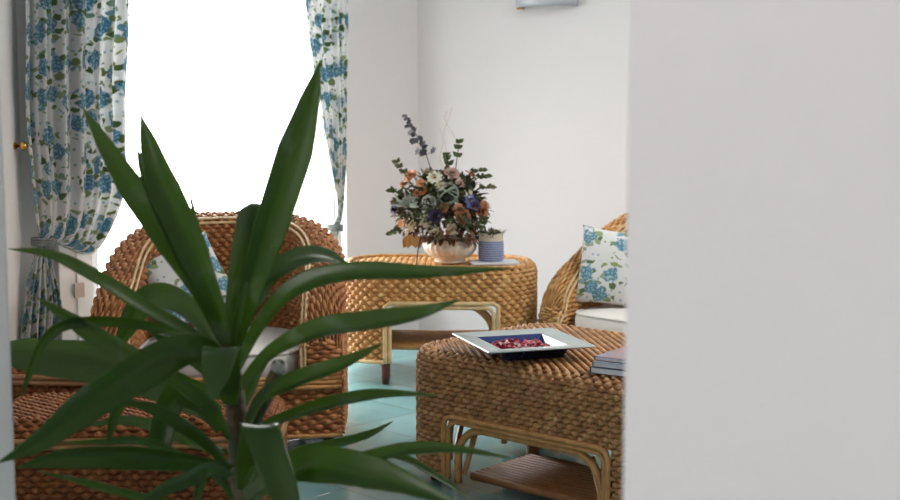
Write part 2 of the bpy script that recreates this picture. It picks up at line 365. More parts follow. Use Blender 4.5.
# ------------------------------------------------------------------ coffee table (rounded square, an arch in every side)
def coffee_table(loc, rz, hx, hy, h, zb, label, arch_h, wm):
    t = empty('coffee_table', loc, rz, label, 'table'); rt = .05; rc = .14
    AW = (.685, .40, .685, .40); AX = (.018, 0, .018, 0)
    fn, per, tot = outline_fn(hx, hy, rc, zb, h, rt)
    def mask(U, V, P):
        x, y, z = P[..., 0], P[..., 1], P[..., 2]
        ina = ((np.abs(x - .018 * np.sign(-y)) < AW[0] / 2 + .006) & (np.abs(y) > hy - .06)) | ((np.abs(y) < AW[1] / 2 + .006) & (np.abs(x) > hx - .06))
        return ~(ina & (z < arch_h + .006))
    mb = MB(); weave(mb, fn, int(per / .019) // 2 * 2, int(tot / .0165), mask=mask, wrap=True, amp=.0058, th=.0048); mb.build('woven_side', wm, t)
    mb = MB(); top_weave(mb, hx - rt, hy - rt, rc - rt, h, .0165, .019, amp=.0045, th=.0045); mb.build('woven_top', wm, t)
    for k in range(4):
        a = k * PI / 2; c, s = math.cos(a), math.sin(a); dpt = hy if k % 2 == 0 else hx; aw = AW[k]; ax = AX[k]
        def tr(p, d): return [(c * (x + ax) - s * (-d), s * (x + ax) + c * (-d), z) for x, z in p]
        mb = MB()
        p = dense(arch_path(aw, zb, arch_h, .03)); mb.tube(tr(p, dpt + .008), .0095, 8)
        p = dense(arch_path(aw - .034, zb, arch_h - .017, .03)); mb.tube(tr(p, dpt + .002), .0085, 8)
        fr = mb.build('arch_frame', M['rattan'], t)
        mb = MB(); p = dense(arch_path(aw - .085, .03, arch_h - .036, .11)); mb.tube(tr(p, dpt - .02), .0135, 8); mb.build('inner_arch', M['rattan'], t)
        for sx in (-1, 1):
            mb = MB(); mb.tube(tr([(sx * (aw / 2 - .10), arch_h - .05), (sx * (aw / 2 - .05), .06)], dpt - .045), .010, 8); mb.build('brace', M['rattan'], t)
    mb = MB()
    for k in range(13):
        y = -hy + .07 + .027 * k; mb.tube([(-.26, y, .05), (.05, y, .05), (.42, y, .05)], .0155, 6)
    mb.build('shelf', M['rattan_dark'], t)
    for px_ in (-.27, .40):
        mb = MB(); mb.tube([(px_, .035, .0), (px_, .035, h - .02)], .026, 8); mb.build('post', M['rattan_dark'], t)
    for sx in (-1, 1):
        for sy in (-1, 1):
            mb = MB(); mb.tube([(sx * (hx - .085), sy * (hy - .085), 0), (sx * (hx - .085), sy * (hy - .085), h - .03)], [.02, .022], 10); mb.build('leg', M['dark_wood'], t)
    return t
TH = math.radians(42)
TC = Vector((.482, 4.45, 0)); TABLE_H = .478
coffee_table(TC, -TH, .53, .385, TABLE_H, .045, 'woven wicker coffee table with arched rattan sides, under the glass dish', .265, M['wicker'])

# ------------------------------------------------------------------ low stool, lower left
def stool(loc, rz, hx, hy, h, band, label):
    t = empty('wicker_stool', loc, rz, label, 'stool', 'woven wicker stools'); rt = .05; rc = .11
    fn, per, tot = outline_fn(hx, hy, rc, .06, h, rt)
    mb = MB(); weave(mb, fn, int(per / .021) // 2 * 2, int(tot / .018), wrap=True, amp=.0065, th=.0055); mb.build('woven_side', M['wicker_dark'], t)
    mb = MB(); top_weave(mb, hx - rt, hy - rt, rc - rt, h, .018, .021, amp=.005, th=.005); mb.build('woven_top', M['wicker_dark'], t)
    mb = MB(); O, _ = rrect(hx + .008, hy + .008, rc + .005, 120)
    for z in band: mb.tube([(x, y, z) for x, y in O[:-1]], .010, 7, closed=True)
    mb.build('rattan_band', M['rattan_dark'], t)
    for sx in (-1, 1):
        for sy in (-1, 1):
            mb = MB(); mb.tube([(sx * (hx - .08), sy * (hy - .08), 0), (sx * (hx - .08), sy * (hy - .08), .09)], [.018, .026], 10); mb.build('leg', M['dark_wood'], t)
stool((-.985, 4.06, 0), math.radians(3), .445, .22, .37, (.315, .297), 'low woven wicker stool right behind the plant, at the lower left')
stool((-1.48, 4.60, 0), math.radians(-7), .40, .20, .425, (.395, .377), 'woven wicker stool under the left curtain, behind the nearer stool')

# ------------------------------------------------------------------ console table in the corner
def console(loc, rz, hx, hy, h):
    t = empty('console_table', loc, rz, 'long woven wicker console table in the room corner, carrying the flower bowl', 'table'); rt = .03; rc = .24; zb = .11
    aw, ah, ax = .54, .395, .02
    fn, per, tot = outline_fn(hx, hy, rc, zb, h, rt)
    def mask(U, V, P):
        x, y, z = P[..., 0], P[..., 1], P[..., 2]
        front = (y < -hy + .05) & (np.abs(x - ax) < aw / 2) & (z < ah)
        back = (y > hy - .05) & (np.abs(x) < hx - .16) & (z < ah)
        return ~(front | back)
    mb = MB(); weave(mb, fn, int(per / .024) // 2 * 2, int(tot / .0205), mask=mask, wrap=True, amp=.0075, th=.006); mb.build('woven_side', M['wicker_gold'], t)
    mb = MB(); top_weave(mb, hx - rt, hy - rt, rc - rt, h - .004, .021, .03, amp=.004, th=.005); mb.build('woven_top', M['wicker_gold'], t)
    mb = MB(); O, _ = rrect(hx - .035, hy - .035, rc - .04, 120); mb.tube([(x, y, h + .006) for x, y in O[:-1]], .0105, 7, closed=True); mb.build('top_rim', M['wicker_gold'], t)
    mb = MB()
    p = dense(arch_path(aw, zb - .005, ah, .02)); mb.tube([(x + ax, -hy - .008, z) for x, z in p], .011, 8)
    p = dense(arch_path(aw - .045, zb - .005, ah - .022, .03)); mb.tube([(x + ax, -hy - .004, z) for x, z in p], .010, 8)
    O, _ = rrect(hx + .006, hy + .006, rc, 160)
    seg = [(x, y, zb) for x, y in O if not ((y < -hy + .05 and abs(x - ax) < aw / 2))]
    i0 = next(i for i in range(len(seg)) if seg[i][0] > 0 and seg[i][1] < 0)
    mb.tube(seg, .011, 8)
    mb.build('arch_frame', M['rattan_light'], t)
    mb = MB()
    for q, rr in ((.070, .012), (.098, .010)):
        p = [(ax + aw / 2 - .03 - .0, -hy + .03, zb + .03), (ax + aw / 2 - .03, -hy + .03, ah - q - .06), (ax + aw / 2 - .05, -hy + .03, ah - q + .01), (ax + aw / 2 - .11, -hy + .03, ah - .03), (ax + aw / 2 - .16, -hy + .025, ah - .012)]
        mb.tube(spline(p, 20), rr, 8)
    mb.build('corner_brace', M['rattan'], t)
    mb = MB()
    for k in range(9): y = -hy + .10 + k * .05; mb.tube([(-hx + .10, y, .17), (0, y, .165), (hx - .10, y, .17)], .016, 7)
    mb.build('shelf', M['rattan'], t)
    for lx, ly in ((ax - aw / 2 + .0, -hy + .02), (ax + aw / 2 + .02, -hy + .02), (-hx + .2, hy - .1), (hx - .2, hy - .1)):
        mb = MB(); mb.tube([(lx, ly, 0), (lx, ly, .06), (lx, ly, .13)], [.016, .023, .026], 10); lg = mb.build('leg', M['dark_wood'], t); lg['label'] = 'dark red wooden leg'
    return t
console((-.055, 6.42, 0), math.radians(-1), .475, .30, .555)
CON_H = .561

# ------------------------------------------------------------------ armchairs (tub chair, thick woven roll for back and arms)
AH, AT = .48, .15                               # half width, wall thickness
def make_armchair(wm, hp):
    t = empty('wicker_armchair', (0, 0, 0), 0, 'x', 'armchair', None)
    a = AH - AT / 2; y1 = .30; b = .43; yb = y1 + b
    # horseshoe centreline sampled by length
    pts = [(a, y) for y in np.linspace(0, y1, 30)] + [(a * math.cos(q), y1 + b * math.sin(q)) for q in np.linspace(0, PI, 160)[1:]] + [(-a, y) for y in np.linspace(y1, 0, 30)[1:]]
    P = np.array(pts); d = np.r_[0, np.cumsum(np.linalg.norm(np.diff(P, axis=0), axis=1))]; LEN = d[-1]
    s = np.linspace(0, LEN, 401); P = np.c_[np.interp(s, d, P[:, 0]), np.interp(s, d, P[:, 1])]
    T = np.gradient(P, axis=0); T /= np.linalg.norm(T, axis=1)[:, None]; Nr = np.c_[T[:, 1], -T[:, 0]]    # outward
    def hgt(y): return hp[0] + (.86 - hp[0]) * sm(y, hp[1], .72) - .13 * (1 - np.sqrt(np.clip(1 - np.clip(1 - y / .13, 0, 1) ** 2, 0, 1)))
    z0, zs, r = .06, .26, AT / 2
    def prof(u, v):
        x = np.clip(u, 0, 1) * 400; i = np.clip(np.floor(x).astype(int), 0, 399); f = (x - i)[..., None]
        p = P[i] * (1 - f) + P[i + 1] * f; n = Nr[i] * (1 - f) + Nr[i + 1] * f
        h = hgt(p[..., 1]); lo = h - r - z0; li = h - r - zs; la = PI * r; tot = lo + la + li; q = v * tot
        ang = np.clip((q - lo) / r, 0, PI)
        off = r * np.cos(ang); z = np.where(q < lo, z0 + q, np.where(q > lo + la, h - r - (q - lo - la), h - r + r * np.sin(ang)))
        return p, n, off, z
    def fn(u, v):
        p, n, off, z = prof(u, v); return np.concatenate([p + n * off[..., None], z[..., None]], -1)
    mb = MB(); weave(mb, fn, int(LEN / .025) // 2 * 2, 74, amp=.0075, th=.0065); mb.build('woven_shell', wm, t)
    # arm fronts
    for sx in (-1, 1):
        mb = MB()
        hh = hgt(np.array(0.))
        def cf(u, v):
            z = zs + v * (hh - zs); wz = np.where(z > hh - r, np.sqrt(np.clip(r * r - (z - hh + r) ** 2, 0, None)), r)
            return np.stack([sx * a + (u * 2 - 1) * wz, np.full_like(u, -.012) - .02 * np.sqrt(np.clip(1 - (u * 2 - 1) ** 2, 0, 1)), z], -1)
        weave(mb, cf, 5, 10, amp=.006, th=.0065); mb.build('arm_front', wm, t)
    # pale double cane along the inner edge of the roll, running down the arm fronts
    mb = MB()
    for k, (an, out) in enumerate(((2.35, .010), (2.62, .010))):
        idx = np.arange(0, 401, 4); h = hgt(P[idx, 1]); q = P[idx] + Nr[idx] * ((r + out) * math.cos(an)); z = h - r + (r + out) * math.sin(an)
        path = [(x, y, zz) for (x, y), zz in zip(q, z)]
        x0, yy, zz0 = path[0]; xe, ye, zze = path[-1]
        path = [(x0, -.03, zs + .02), (x0, -.032, zz0 - .07), (x0, -.03, zz0 - .03), (x0, -.012, zz0)] + path + [(xe, -.012, zze), (xe, -.03, zze - .03), (xe, -.032, zze - .07), (xe, -.03, zs + .02)]
        mb.tube(path, .0058, 7)
    o = mb.build('edge_cane', M['rattan_light'], t); o['label'] = 'pale cane edging'
    # base front
    def bf(u, v): x = (u * 2 - 1) * AH; return np.stack([x, -.012 - .035 * (1 - (u * 2 - 1) ** 2), z0 + v * .185], -1)
    mb = MB(); weave(mb, bf, 34, 9, amp=.0065, th=.007); mb.build('woven_base', wm, t)
    mb = MB()
    for k, z in enumerate((.252, .270, .286)):
        mb.tube([(x, -.028 - .035 * (1 - (x / AH) ** 2) + .004 * k, z) for x in np.linspace(-AH - .004, AH + .004, 24)], .0095, 7)
    mb.tube([(x, -.02 - .035 * (1 - (x / AH) ** 2), z0) for x in np.linspace(-AH - .004, AH + .004, 24)], .009, 7)
    mb.build('rattan_band', M['rattan'], t)
    mb = MB(); poly = [(-AH + AT - .01, -.02), (AH - AT + .01, -.02), (AH - AT + .01, y1)] + [((a - r + .01) * math.cos(q), y1 + (b - r + .01) * math.sin(q)) for q in np.linspace(0, PI, 24)[1:-1]] + [(-AH + AT - .01, y1)]
    mb.prism(poly, .225, .268); mb.build('seat_deck', M['rattan'], t)
    for lx, ly in ((-AH + .05, .03), (AH - .05, .03), (-.28, .62), (.28, .62)):
        mb = MB(); mb.tube([(lx, ly, 0), (lx, ly, .09)], [.018, .025], 10); mb.build('leg', M['dark_wood'], t)
    return t
chair = make_armchair(M['wicker_red'], (.50, -.25))
chair.location = (-.90, 4.92, 0); chair.rotation_euler = (0, 0, math.radians(2))
tag(chair, 'reddish wicker tub armchair in front of the bright window, half hidden by the plant', 'armchair', 'wicker armchairs')
chair2 = make_armchair(M['wicker_gold'], (.50, -.12))
CH2 = (Vector((.765, 5.75, 0)), math.radians(-46))
chair2.location = CH2[0]; chair2.rotation_euler = (0, 0, CH2[1])
tag(chair2, 'golden wicker armchair at the right, cut off by the near white wall', 'armchair', 'wicker armchairs')

# cushions
def seat_cushion(mtx, label):
    t = bpy.data.objects.new('seat_cushion', None); COL.objects.link(t); t.matrix_world = mtx; tag(t, label, 'cushion', 'cream seat cushions'); t.empty_display_size = .1
    hx, y0, y1, hz = .322, -.03, .625, .055
    mb = MB(); n = 28; nu = 48
    O = []
    for k in range(nu):
        q = 2 * PI * k / nu; c, s = math.cos(q), math.sin(q); e = 2 / 5.5 if s < 0 else 2 / 2.2
        O.append((hx * math.copysign(abs(c) ** e, c), .29 + (.29 - y0 if s < 0 else y1 - .29) * math.copysign(abs(s) ** e, s)))
    O = np.array(O); cen = np.array([0, .29])
    prof = [(0, -1), (.6, -1), (.9, -.97), (.975, -.85), (1, -.4), (1.003, 0), (1, .45), (.975, .86), (.9, 1.02), (.6, 1.22), (.3, 1.3), (0, 1.32)]
    G = np.zeros((nu, len(prof), 3))
    for j, (rr, zz) in enumerate(prof): G[:, j, :2] = cen + (O - cen) * rr; G[:, j, 2] = hz + hz * zz
    mb.grid(G, wrap=True); mb.build('pad', M['cream'], t)
    for z, sc in ((hz * 1.9, .965), (hz * .12, .965)):
        mb = MB(); mb.tube([(*(cen + (p - cen) * (sc + .018)), z) for p in O], .0065, 6, closed=True); mb.build('piping', M['cream'], t)
    return t
def pillow(mtx, S, label, T=.085):
    mb = MB(); n = 30; uv = []
    for side in (1, -1):
        g = np.linspace(-1, 1, n + 1); X, Y = np.meshgrid(g, g, indexing='ij')
        k = 1 - .085 * (1 - Y ** 2); k2 = 1 - .085 * (1 - X ** 2)
        Z = side * T * np.clip((1 - np.abs(X) ** 2.4) * (1 - np.abs(Y) ** 2.4), 0, 1) ** .48
        Z += side * .004 * np.sin(7 * X + 3 * Y) * (1 - X ** 2) * (1 - Y ** 2)
        Pp = np.stack([X * S * k, Y * S * k2, Z], -1)
        if side < 0: Pp = Pp[::-1]; X = X[::-1]
        mb.grid(Pp); uv.append(np.c_[(X * S + (.0 if side > 0 else 1.3)).ravel() + .31, (Y * S).ravel() + .17])
    o = mb.build('floral_pillow', M['pillow'], uv=np.concatenate(uv)); o.matrix_world = mtx
    m = o.modifiers.new('weld', 'WELD'); m.merge_threshold = .0005
    return tag(o, label, 'pillow', 'floral pillows')
def chair_mtx(ch, loc, rx=0, ry=0, rz=0):
    return Matrix.Translation(ch.location) @ Matrix.Rotation(ch.rotation_euler.z, 4, 'Z') @ Matrix.Translation(loc) @ Matrix.Rotation(rz, 4, 'Z') @ Matrix.Rotation(rx, 4, 'X') @ Matrix.Rotation(ry, 4, 'Y')
seat_cushion(chair_mtx(chair, (0, .01, .27)), 'cream piped seat cushion on the armchair in front of the window')
seat_cushion(chair_mtx(chair2, (0, .01, .27)), 'white seat cushion on the right armchair, under the upright pillow')
pillow(chair_mtx(chair, (-.165, .38, .605), math.radians(64), 0, math.radians(8)) @ Matrix.Rotation(math.radians(27), 4, 'Z'), .168, 'blue floral pillow in the window armchair, behind the plant leaves', .075)
pillow(chair_mtx(chair2, (-.195, .205, .575), math.radians(77), 0, math.radians(30)) @ Matrix.Rotation(math.radians(-5), 4, 'Z'), .185, 'blue floral square pillow standing on the right armchair')
#PART2

# ------------------------------------------------------------------ curtains
def curtain(name, paths_fn, width, nf, amp, label, off0, tie_v, knob=None):
    nc, nv = 140, 110
    G = np.zeros((nc, nv, 3)); UV = np.zeros((nc, nv, 2))
    for i in range(nc):
        c = i / (nc - 1); pts = paths_fn(c)                     # (s along the wall, z, outward bulge, fold amplitude)
        P = spline(pts, nv * 3); d = np.r_[0, np.cumsum(np.hypot(np.diff(P[:, 0]), np.diff(P[:, 1])))]
        t = np.linspace(0, d[-1], nv); S, Z, B, A = [np.interp(t, d, P[:, k]) for k in range(4)]
        ph = 2 * PI * nf * (c + .035 * math.sin(7 * c + 1)) ; fold = math.sin(ph) + .35 * math.sin(2.3 * ph + 1)
        off = off0 + B + amp * A * fold + .006 * np.sin(9 * Z + 5 * c)
        for j in range(nv): G[i, j] = wall_pt(DA, NA, S[j], Z[j], off[j])
        UV[i, :, 0] = c * width; UV[i, :, 1] = -t
    mb = MB(); mb.grid(G); o = mb.build(name, M['curtain'], uv=UV.reshape(-1, 2)); tag(o, label, 'curtain', 'floral curtains')
    sd = o.modifiers.new('thick', 'SOLIDIFY'); sd.thickness = .002
    return o, G
def W(px, py, off): return on_wall(px, py, DA, NA, off)
def left_paths(c):
    top = W(22 + 108 * c, 0, .09)
    L = [(top[0], 2.5, 0, .8), (*top, 0, 1), (*W(22 + 106 * c, 90, .09), 0, 1), (*W(27 + 97 * c, 165, .09), .02 * c, 1), (*W(32 + 83 * c, 207 + 2 * c, .1), .06 * c, .8),
         (*W(36 + 50 * c, 230 + 23 * c, .1), .08 * c, .55), (*W(37 + 12 * c, 239 + 3 * c, .1), .03 * c, .3), (*W(31 + 20 * c, 262, .1), .01, .45), (*W(23 + 37 * c, 300, .09), 0, .7), (*W(18 + 44 * c, 345, .09), 0, .8)]
    L.append((L[-1][0], .03, 0, .8)); return L
cl, _ = curtain('floral_curtain', left_paths, 1.15, 6.5, .028, 'blue and white floral curtain left of the window, tied back into a low swag', .10, 0)
def right_paths(c):
    top = W(304 + 43 * c, 0, .08)
    L = [(top[0], 2.5, 0, 1), (*top, 0, 1), (*W(310 + 37 * c, 60, .08), 0, 1), (*W(321 + 25 * c, 115, .08), 0, .9), (*W(330 + 14 * c, 170, .08), 0, .7), (*W(334 + 6 * c, 210, .08), .02, .5), (*W(330 + 8 * c, 227, .08), .01, .3),
         (*W(324 + 13 * c, 250, .08), 0, .5), (*W(321 + 15 * c, 275, .08), 0, .7)]
    L.append((L[-1][0], .03, 0, .7)); return L
cr, _ = curtain('floral_curtain', right_paths, .75, 4.5, .022, 'blue and white floral curtain at the right edge of the window, tied back narrow', .08, 0)
def tieback(par, c0, c1, y, r):
    a = wall_pt(DA, NA, *W(c0, y, .1), .1); b = wall_pt(DA, NA, *W(c1, y + 3, .1), .1); mid = (a + b) / 2; ax = (b - a) / 2
    mb = MB(); up = Vector((0, 0, 1))
    for dz in (-.012, 0, .012):
        mb.tube([mid + ax * 1.25 * math.cos(q) + NA * (.045 * math.sin(q) + .01) + up * (dz + .01 * math.cos(q)) for q in np.linspace(0, 2 * PI, 24, endpoint=False)], r, 6, closed=True)
    mb.build('tieback', M['curtain_cord'], par)
M['curtain_cord'] = mat('grey_green_cord', (.20, .22, .21), .8, (.12, .14, .14), 40)
tieback(cl, 34, 50, 240, .008); tieback(cr, 329, 338, 226, .006)
s0 = W(360, 0, .1)[0]; s1 = W(5, 0, .1)[0]
mb = MB(); mb.tube([wall_pt(DA, NA, s, 2.53, .1) for s in np.linspace(s0, s1, 12)], .014, 10); rod = mb.build('curtain_rod', M['brass']); tag(rod, 'brass rod above the window carrying both floral curtains', 'curtain rod')
# brass hold-back knob on the wall
d_ = ray(19, 146); K = EYEV + d_ * ((KC.x + .02) / d_.x); K.x = KC.x
kb = empty('holdback_knob', K, 0, 'small round brass knob on the wall at the left edge of the left curtain', 'knob'); X_ = Vector((1, 0, 0))
q = MB(); q.tube([X_ * 0, X_ * .03], .007, 10); q.tube([X_ * 0, X_ * .006], .018, 16); q.build('stem', M['brass'], kb)
q = MB(); q.lathe([(.0, -.019), (.01, -.017), (.017, -.009), (.02, 0), (.017, .01), (.009, .018), (0, .02)], 20, X_ * .04); q.build('ball', M['brass'], kb)

# ------------------------------------------------------------------ wall sconce on the back wall
s0, zb = on_wall(518, 8.5, DB, NB, 0); s1, _ = on_wall(578, 5, DB, NB, 0); sc_w = s1 - s0; sc_c = (s0 + s1) / 2
SC = wall_pt(DB, NB, sc_c, zb); RB = Matrix.Translation(SC) @ Matrix.Rotation(-B25, 4, 'Z')      # local x along the wall, -y into the room
sc = bpy.data.objects.new('wall_sconce', None); COL.objects.link(sc); sc.matrix_world = RB; sc.empty_display_size = .1
tag(sc, 'grey half-bowl wall lamp high on the back wall', 'lamp')
M['sconce'] = mat('satin_grey_metal', (.52, .52, .57), .4, (.46, .46, .50), 6, metal=.15)
mb = MB(); G = np.zeros((33, 8, 3))
for i, q in enumerate(np.linspace(PI, 2 * PI, 33)):
    for j, tt in enumerate(np.linspace(0, 1, 8)): k = .97 + .12 * tt; G[i, j] = (sc_w / 2 * k * math.cos(q), .10 * k * math.sin(q) - .004, .012 * (1 - math.cos(q * 2 - PI)) * 0 + .17 * tt)
mb.grid(G); sh = mb.build('bowl_shade', M['sconce'], sc); sd = sh.modifiers.new('t', 'SOLIDIFY'); sd.thickness = .006; sd.offset = 1
mb = MB(); mb.box(-sc_w / 2 + .02, sc_w / 2 - .02, -.012, -.001, .01, .15); mb.build('back_plate', M['sconce'], sc)
mb = MB(); mb.box(-sc_w / 2 + .005, -sc_w / 2 + .04, -.035, -.008, -.008, .012); mb.build('bracket', M['rattan'], sc)

# ------------------------------------------------------------------ flower bowl on the console
M['ceramic'] = mat('cream_ceramic', (.74, .66, .55), .35, (.66, .57, .46), 14, .2, 60)
YB = 6.36; BC = at(450, 262, YB); ZT = .565
fa = empty('flower_arrangement', (BC.x, BC.y, ZT), 0, 'bushy dried flower arrangement in a fluted cream bowl on the console table', 'flowers')
mb = MB(); prof = [(.0, .004), (.072, .0), (.078, .008), (.07, .018), (.105, .035), (.126, .062), (.131, .088), (.126, .098), (.130, .108), (.134, .114), (.128, .116), (.118, .10), (.05, .06), (0, .055)]
mb.lathe(prof, 96, rib=(.02, 24, [0, 0, 0, 0, .4, 1, 1, .3, 0, 0, 0, 0, 0, 0])); mb.build('bowl', M['ceramic'], fa)
def B(px, py, dy=0): p = at(px, py, YB + dy); return Vector((p.x - BC.x, p.y - BC.y, p.z - ZT))
CEN = B(441, 212)
def frame(d):
    d = Vector(d).normalized(); a = d.cross(Vector((0, 0, 1))); a = a.normalized() if a.length > .01 else Vector((1, 0, 0)); return d, a, a.cross(d)
def petal(mb, c, d, a, ln, wd, lift, curl=.2, mi=0):   # d: bloom axis, a: direction of the petal
    side = d.cross(a).normalized(); P = []
    for t, k in ((0, .25), (.35, .8), (.7, 1), (1, .45)):
        m = c + a * (ln * t * math.cos(lift)) + d * (ln * t * math.sin(lift) - curl * ln * t * t)
        for q in (-1, 0, 1): P.append(tuple(m + side * (wd / 2 * k * q) + d * (.12 * wd * abs(q))))
    mb.grid(np.array(P).reshape(4, 3, 3), mi)
def bloom(kind, c, d, r, m1, m2):
    d, a, b = frame(d); mb = MB()
    if kind == 'rose':
        for ring, (n, lf, ln) in enumerate(((6, .25, 1.0), (6, .75, .85), (5, 1.15, .7), (3, 1.4, .55))):
            for k in range(n):
                q = 2 * PI * k / n + ring * .5 + random.uniform(-.15, .15); petal(mb, c, d, a * math.cos(q) + b * math.sin(q), r * ln, r * .95 * ln, lf, .25)
    elif kind == 'daisy':
        for k in range(9):
            q = 2 * PI * k / 9 + random.uniform(-.1, .1); petal(mb, c, d, a * math.cos(q) + b * math.sin(q), r, r * .5, .25, .15)
        mb.lathe([(0, 0), (.22 * r, 0), (.2 * r, .15 * r), (0, .22 * r)], 8, c, 1)
    elif kind == 'spike':
        for k in range(17):
            q = PI * k / 16 + random.uniform(-.06, .06); petal(mb, c, d, a * math.cos(q) + b * math.sin(q), r * random.uniform(.9, 1.25), r * .2, .5, .3)
    elif kind == 'ball':
        for k in range(7):
            ax = Vector((random.gauss(0, 1), random.gauss(0, 1), random.gauss(0, 1))).normalized(); _, u, v = frame(ax)
            mb.tube([c + (u * math.cos(t) + v * math.sin(t)) * r for t in np.linspace(0, 2 * PI, 20, endpoint=False)], r * .07, 5, closed=True)
    o = mb.build('bloom', [m1, m2], fa); return o
FC = {n: mat('petals_' + n, c, .7, tuple(x * .65 for x in c), 60) for n, c in dict(peach=(.60, .30, .17), pink=(.62, .40, .34), white=(.72, .68, .54), rust=(.42, .17, .07), orange=(.55, .22, .07), purple=(.07, .045, .12), blue=(.10, .13, .34), cream=(.68, .60, .40), silver=(.20, .23, .18), wire=(.26, .31, .24)).items()}
M['seed'] = mat('flower_centre', (.25, .16, .04), .8)
BL = [('peach', 411, 176, 8, 'rose'), ('pink', 452, 173, 8, 'rose'), ('white', 435, 177, 8, 'daisy'), ('orange', 423, 189, 5, 'rose'), ('orange', 421, 182, 5, 'daisy'), ('purple', 395, 209, 6, 'rose'), ('purple', 435, 214, 8, 'rose'),
      ('blue', 470, 200, 8, 'daisy'), ('purple', 474, 204, 7, 'rose'), ('rust', 481, 210, 9, 'rose'), ('rust', 463, 214, 8, 'rose'), ('white', 426, 218, 7, 'daisy'), ('cream', 412, 223, 7, 'daisy'), ('white', 436, 229, 6, 'daisy'), ('white', 431, 224, 6, 'daisy'), ('cream', 452, 226, 6, 'rose'),
      ('wire', 448, 192, 10, 'ball'), ('wire', 430, 200, 7, 'ball'), ('silver', 410, 205, 13, 'spike'), ('peach', 458, 207, 6, 'rose'), ('rust', 418, 192, 5, 'rose'), ('cream', 441, 184, 6, 'daisy'), ('peach', 404, 184, 5, 'rose'), ('white', 468, 192, 5, 'daisy'), ('peach', 484, 205, 6, 'rose'), ('rust', 444, 205, 5, 'rose'), ('orange', 402, 222, 5, 'daisy'), ('pink', 460, 182, 5, 'rose')]
RAD = .225
def hemi(px, py, back=False):
    p = B(px, py); x, z = p.x - CEN.x, p.z - CEN.z; r2 = x * x + z * z; d = math.sqrt(max(.002, RAD * RAD - r2)) * .75
    return Vector((p.x, CEN.y + (d if back else -d), p.z))
for n, px, py, r, k in BL:
    c = hemi(px, py); d = (c - CEN).normalized() + Vector((0, -.5, .1)); bloom(k, c, d, r / 205 * 1.05, FC[n], M['seed'])
for n, px, py, r, k in BL[::3]:
    c = hemi(882 - px, py, True); bloom(k, c, c - CEN, r / 205, FC[n], M['seed'])
LV = [mat('dried_leaf_' + n, c, .6, tuple(x * .6 for x in c), 40) for n, c in dict(dark=(.05, .052, .022), olive=(.13, .125, .045), green=(.085, .12, .038), brown=(.13, .055, .022), rust=(.24, .09, .03)).items()]
def leaf_shape(mb, c, d, up, ln, wd, mi, droop=.25):
    d = d.normalized(); s = d.cross(up); s = s.normalized() if s.length > .01 else Vector((1, 0, 0)); n_ = s.cross(d); P = []
    for t, k in ((0, .1), (.25, .8), (.5, 1), (.75, .65), (1, .05)):
        m = c + d * ln * t - n_ * droop * ln * t * t
        for q in (-1, 0, 1): P.append(tuple(m + s * wd / 2 * k * q + n_ * (.15 * wd * abs(q) * k)))
    mb.grid(np.array(P).reshape(5, 3, 3), mi)
mb = MB()
for k in range(1500):
    d = Vector((random.gauss(0, 1), random.gauss(0, 1), random.gauss(.15, .85))).normalized()
    if d.z < -.62: continue
    rr = RAD * random.uniform(.5, 1.0); c = CEN + Vector((d.x, d.y * .85, d.z * .88)) * rr
    low = c.z < B(441, 225).z
    mi = random.choice([3, 3, 4, 0, 1]) if low else random.choice([0, 0, 0, 1, 1, 2, 2, 3])
    dd2 = d + Vector((random.gauss(0, .5), random.gauss(0, .5), random.gauss(0, .5))); leaf_shape(mb, c, dd2, Vector((random.gauss(0, .4), random.gauss(0, .4), 1)), random.uniform(.03, .055), random.uniform(.016, .03), mi)
for k in range(60):                               # brown leaves hanging over the rim
    q = 2 * PI * k / 60; c = Vector((math.cos(q) * .12, math.sin(q) * .12, .125)); leaf_shape(mb, c, Vector((math.cos(q), math.sin(q), random.uniform(-.9, .2))), Vector((0, 0, 1)), random.uniform(.035, .06), .025, random.choice([3, 3, 4, 0]))
mb.build('foliage', LV, fa)
def sprig(pts, leaves, lm, name='ivy_sprig', sz=.032):
    mb = MB(); P = spline(pts, 16); mb.tube(P, .0022, 5, mi=0)
    for t in leaves:
        i = min(15, int(t * 15)); c = Vector(P[i]); tg = Vector(P[min(15, i + 1)]) - Vector(P[max(0, i - 1)]); tg.normalize()
        for sg in (-1, 1):
            d = tg + Vector((sg * .9, random.uniform(-.5, .1), random.uniform(-.2, .4))); leaf_shape(mb, c, d, Vector((random.gauss(0, .3), -1, .4)), sz * random.uniform(.75, 1.1), sz * .75, 1)
    return mb.build(name, [LV[0], lm], fa)
for pts in ([(415, 190), (405, 174), (397, 163)], [(455, 178), (457, 158), (459, 143)], [(450, 185), (449, 166), (447, 156)], [(462, 182), (472, 172), (482, 170)], [(470, 195), (480, 188), (490, 187)], [(412, 200), (402, 193), (392, 191)], [(412, 222), (400, 228), (391, 233)], [(470, 185), (478, 178), (486, 176)], [(468, 222), (478, 228), (484, 220)]):
    sprig([B(x, y, -.06 - .02 * i) for i, (x, y) in enumerate(pts)], (.55, .8, 1), LV[random.choice([1, 2])])
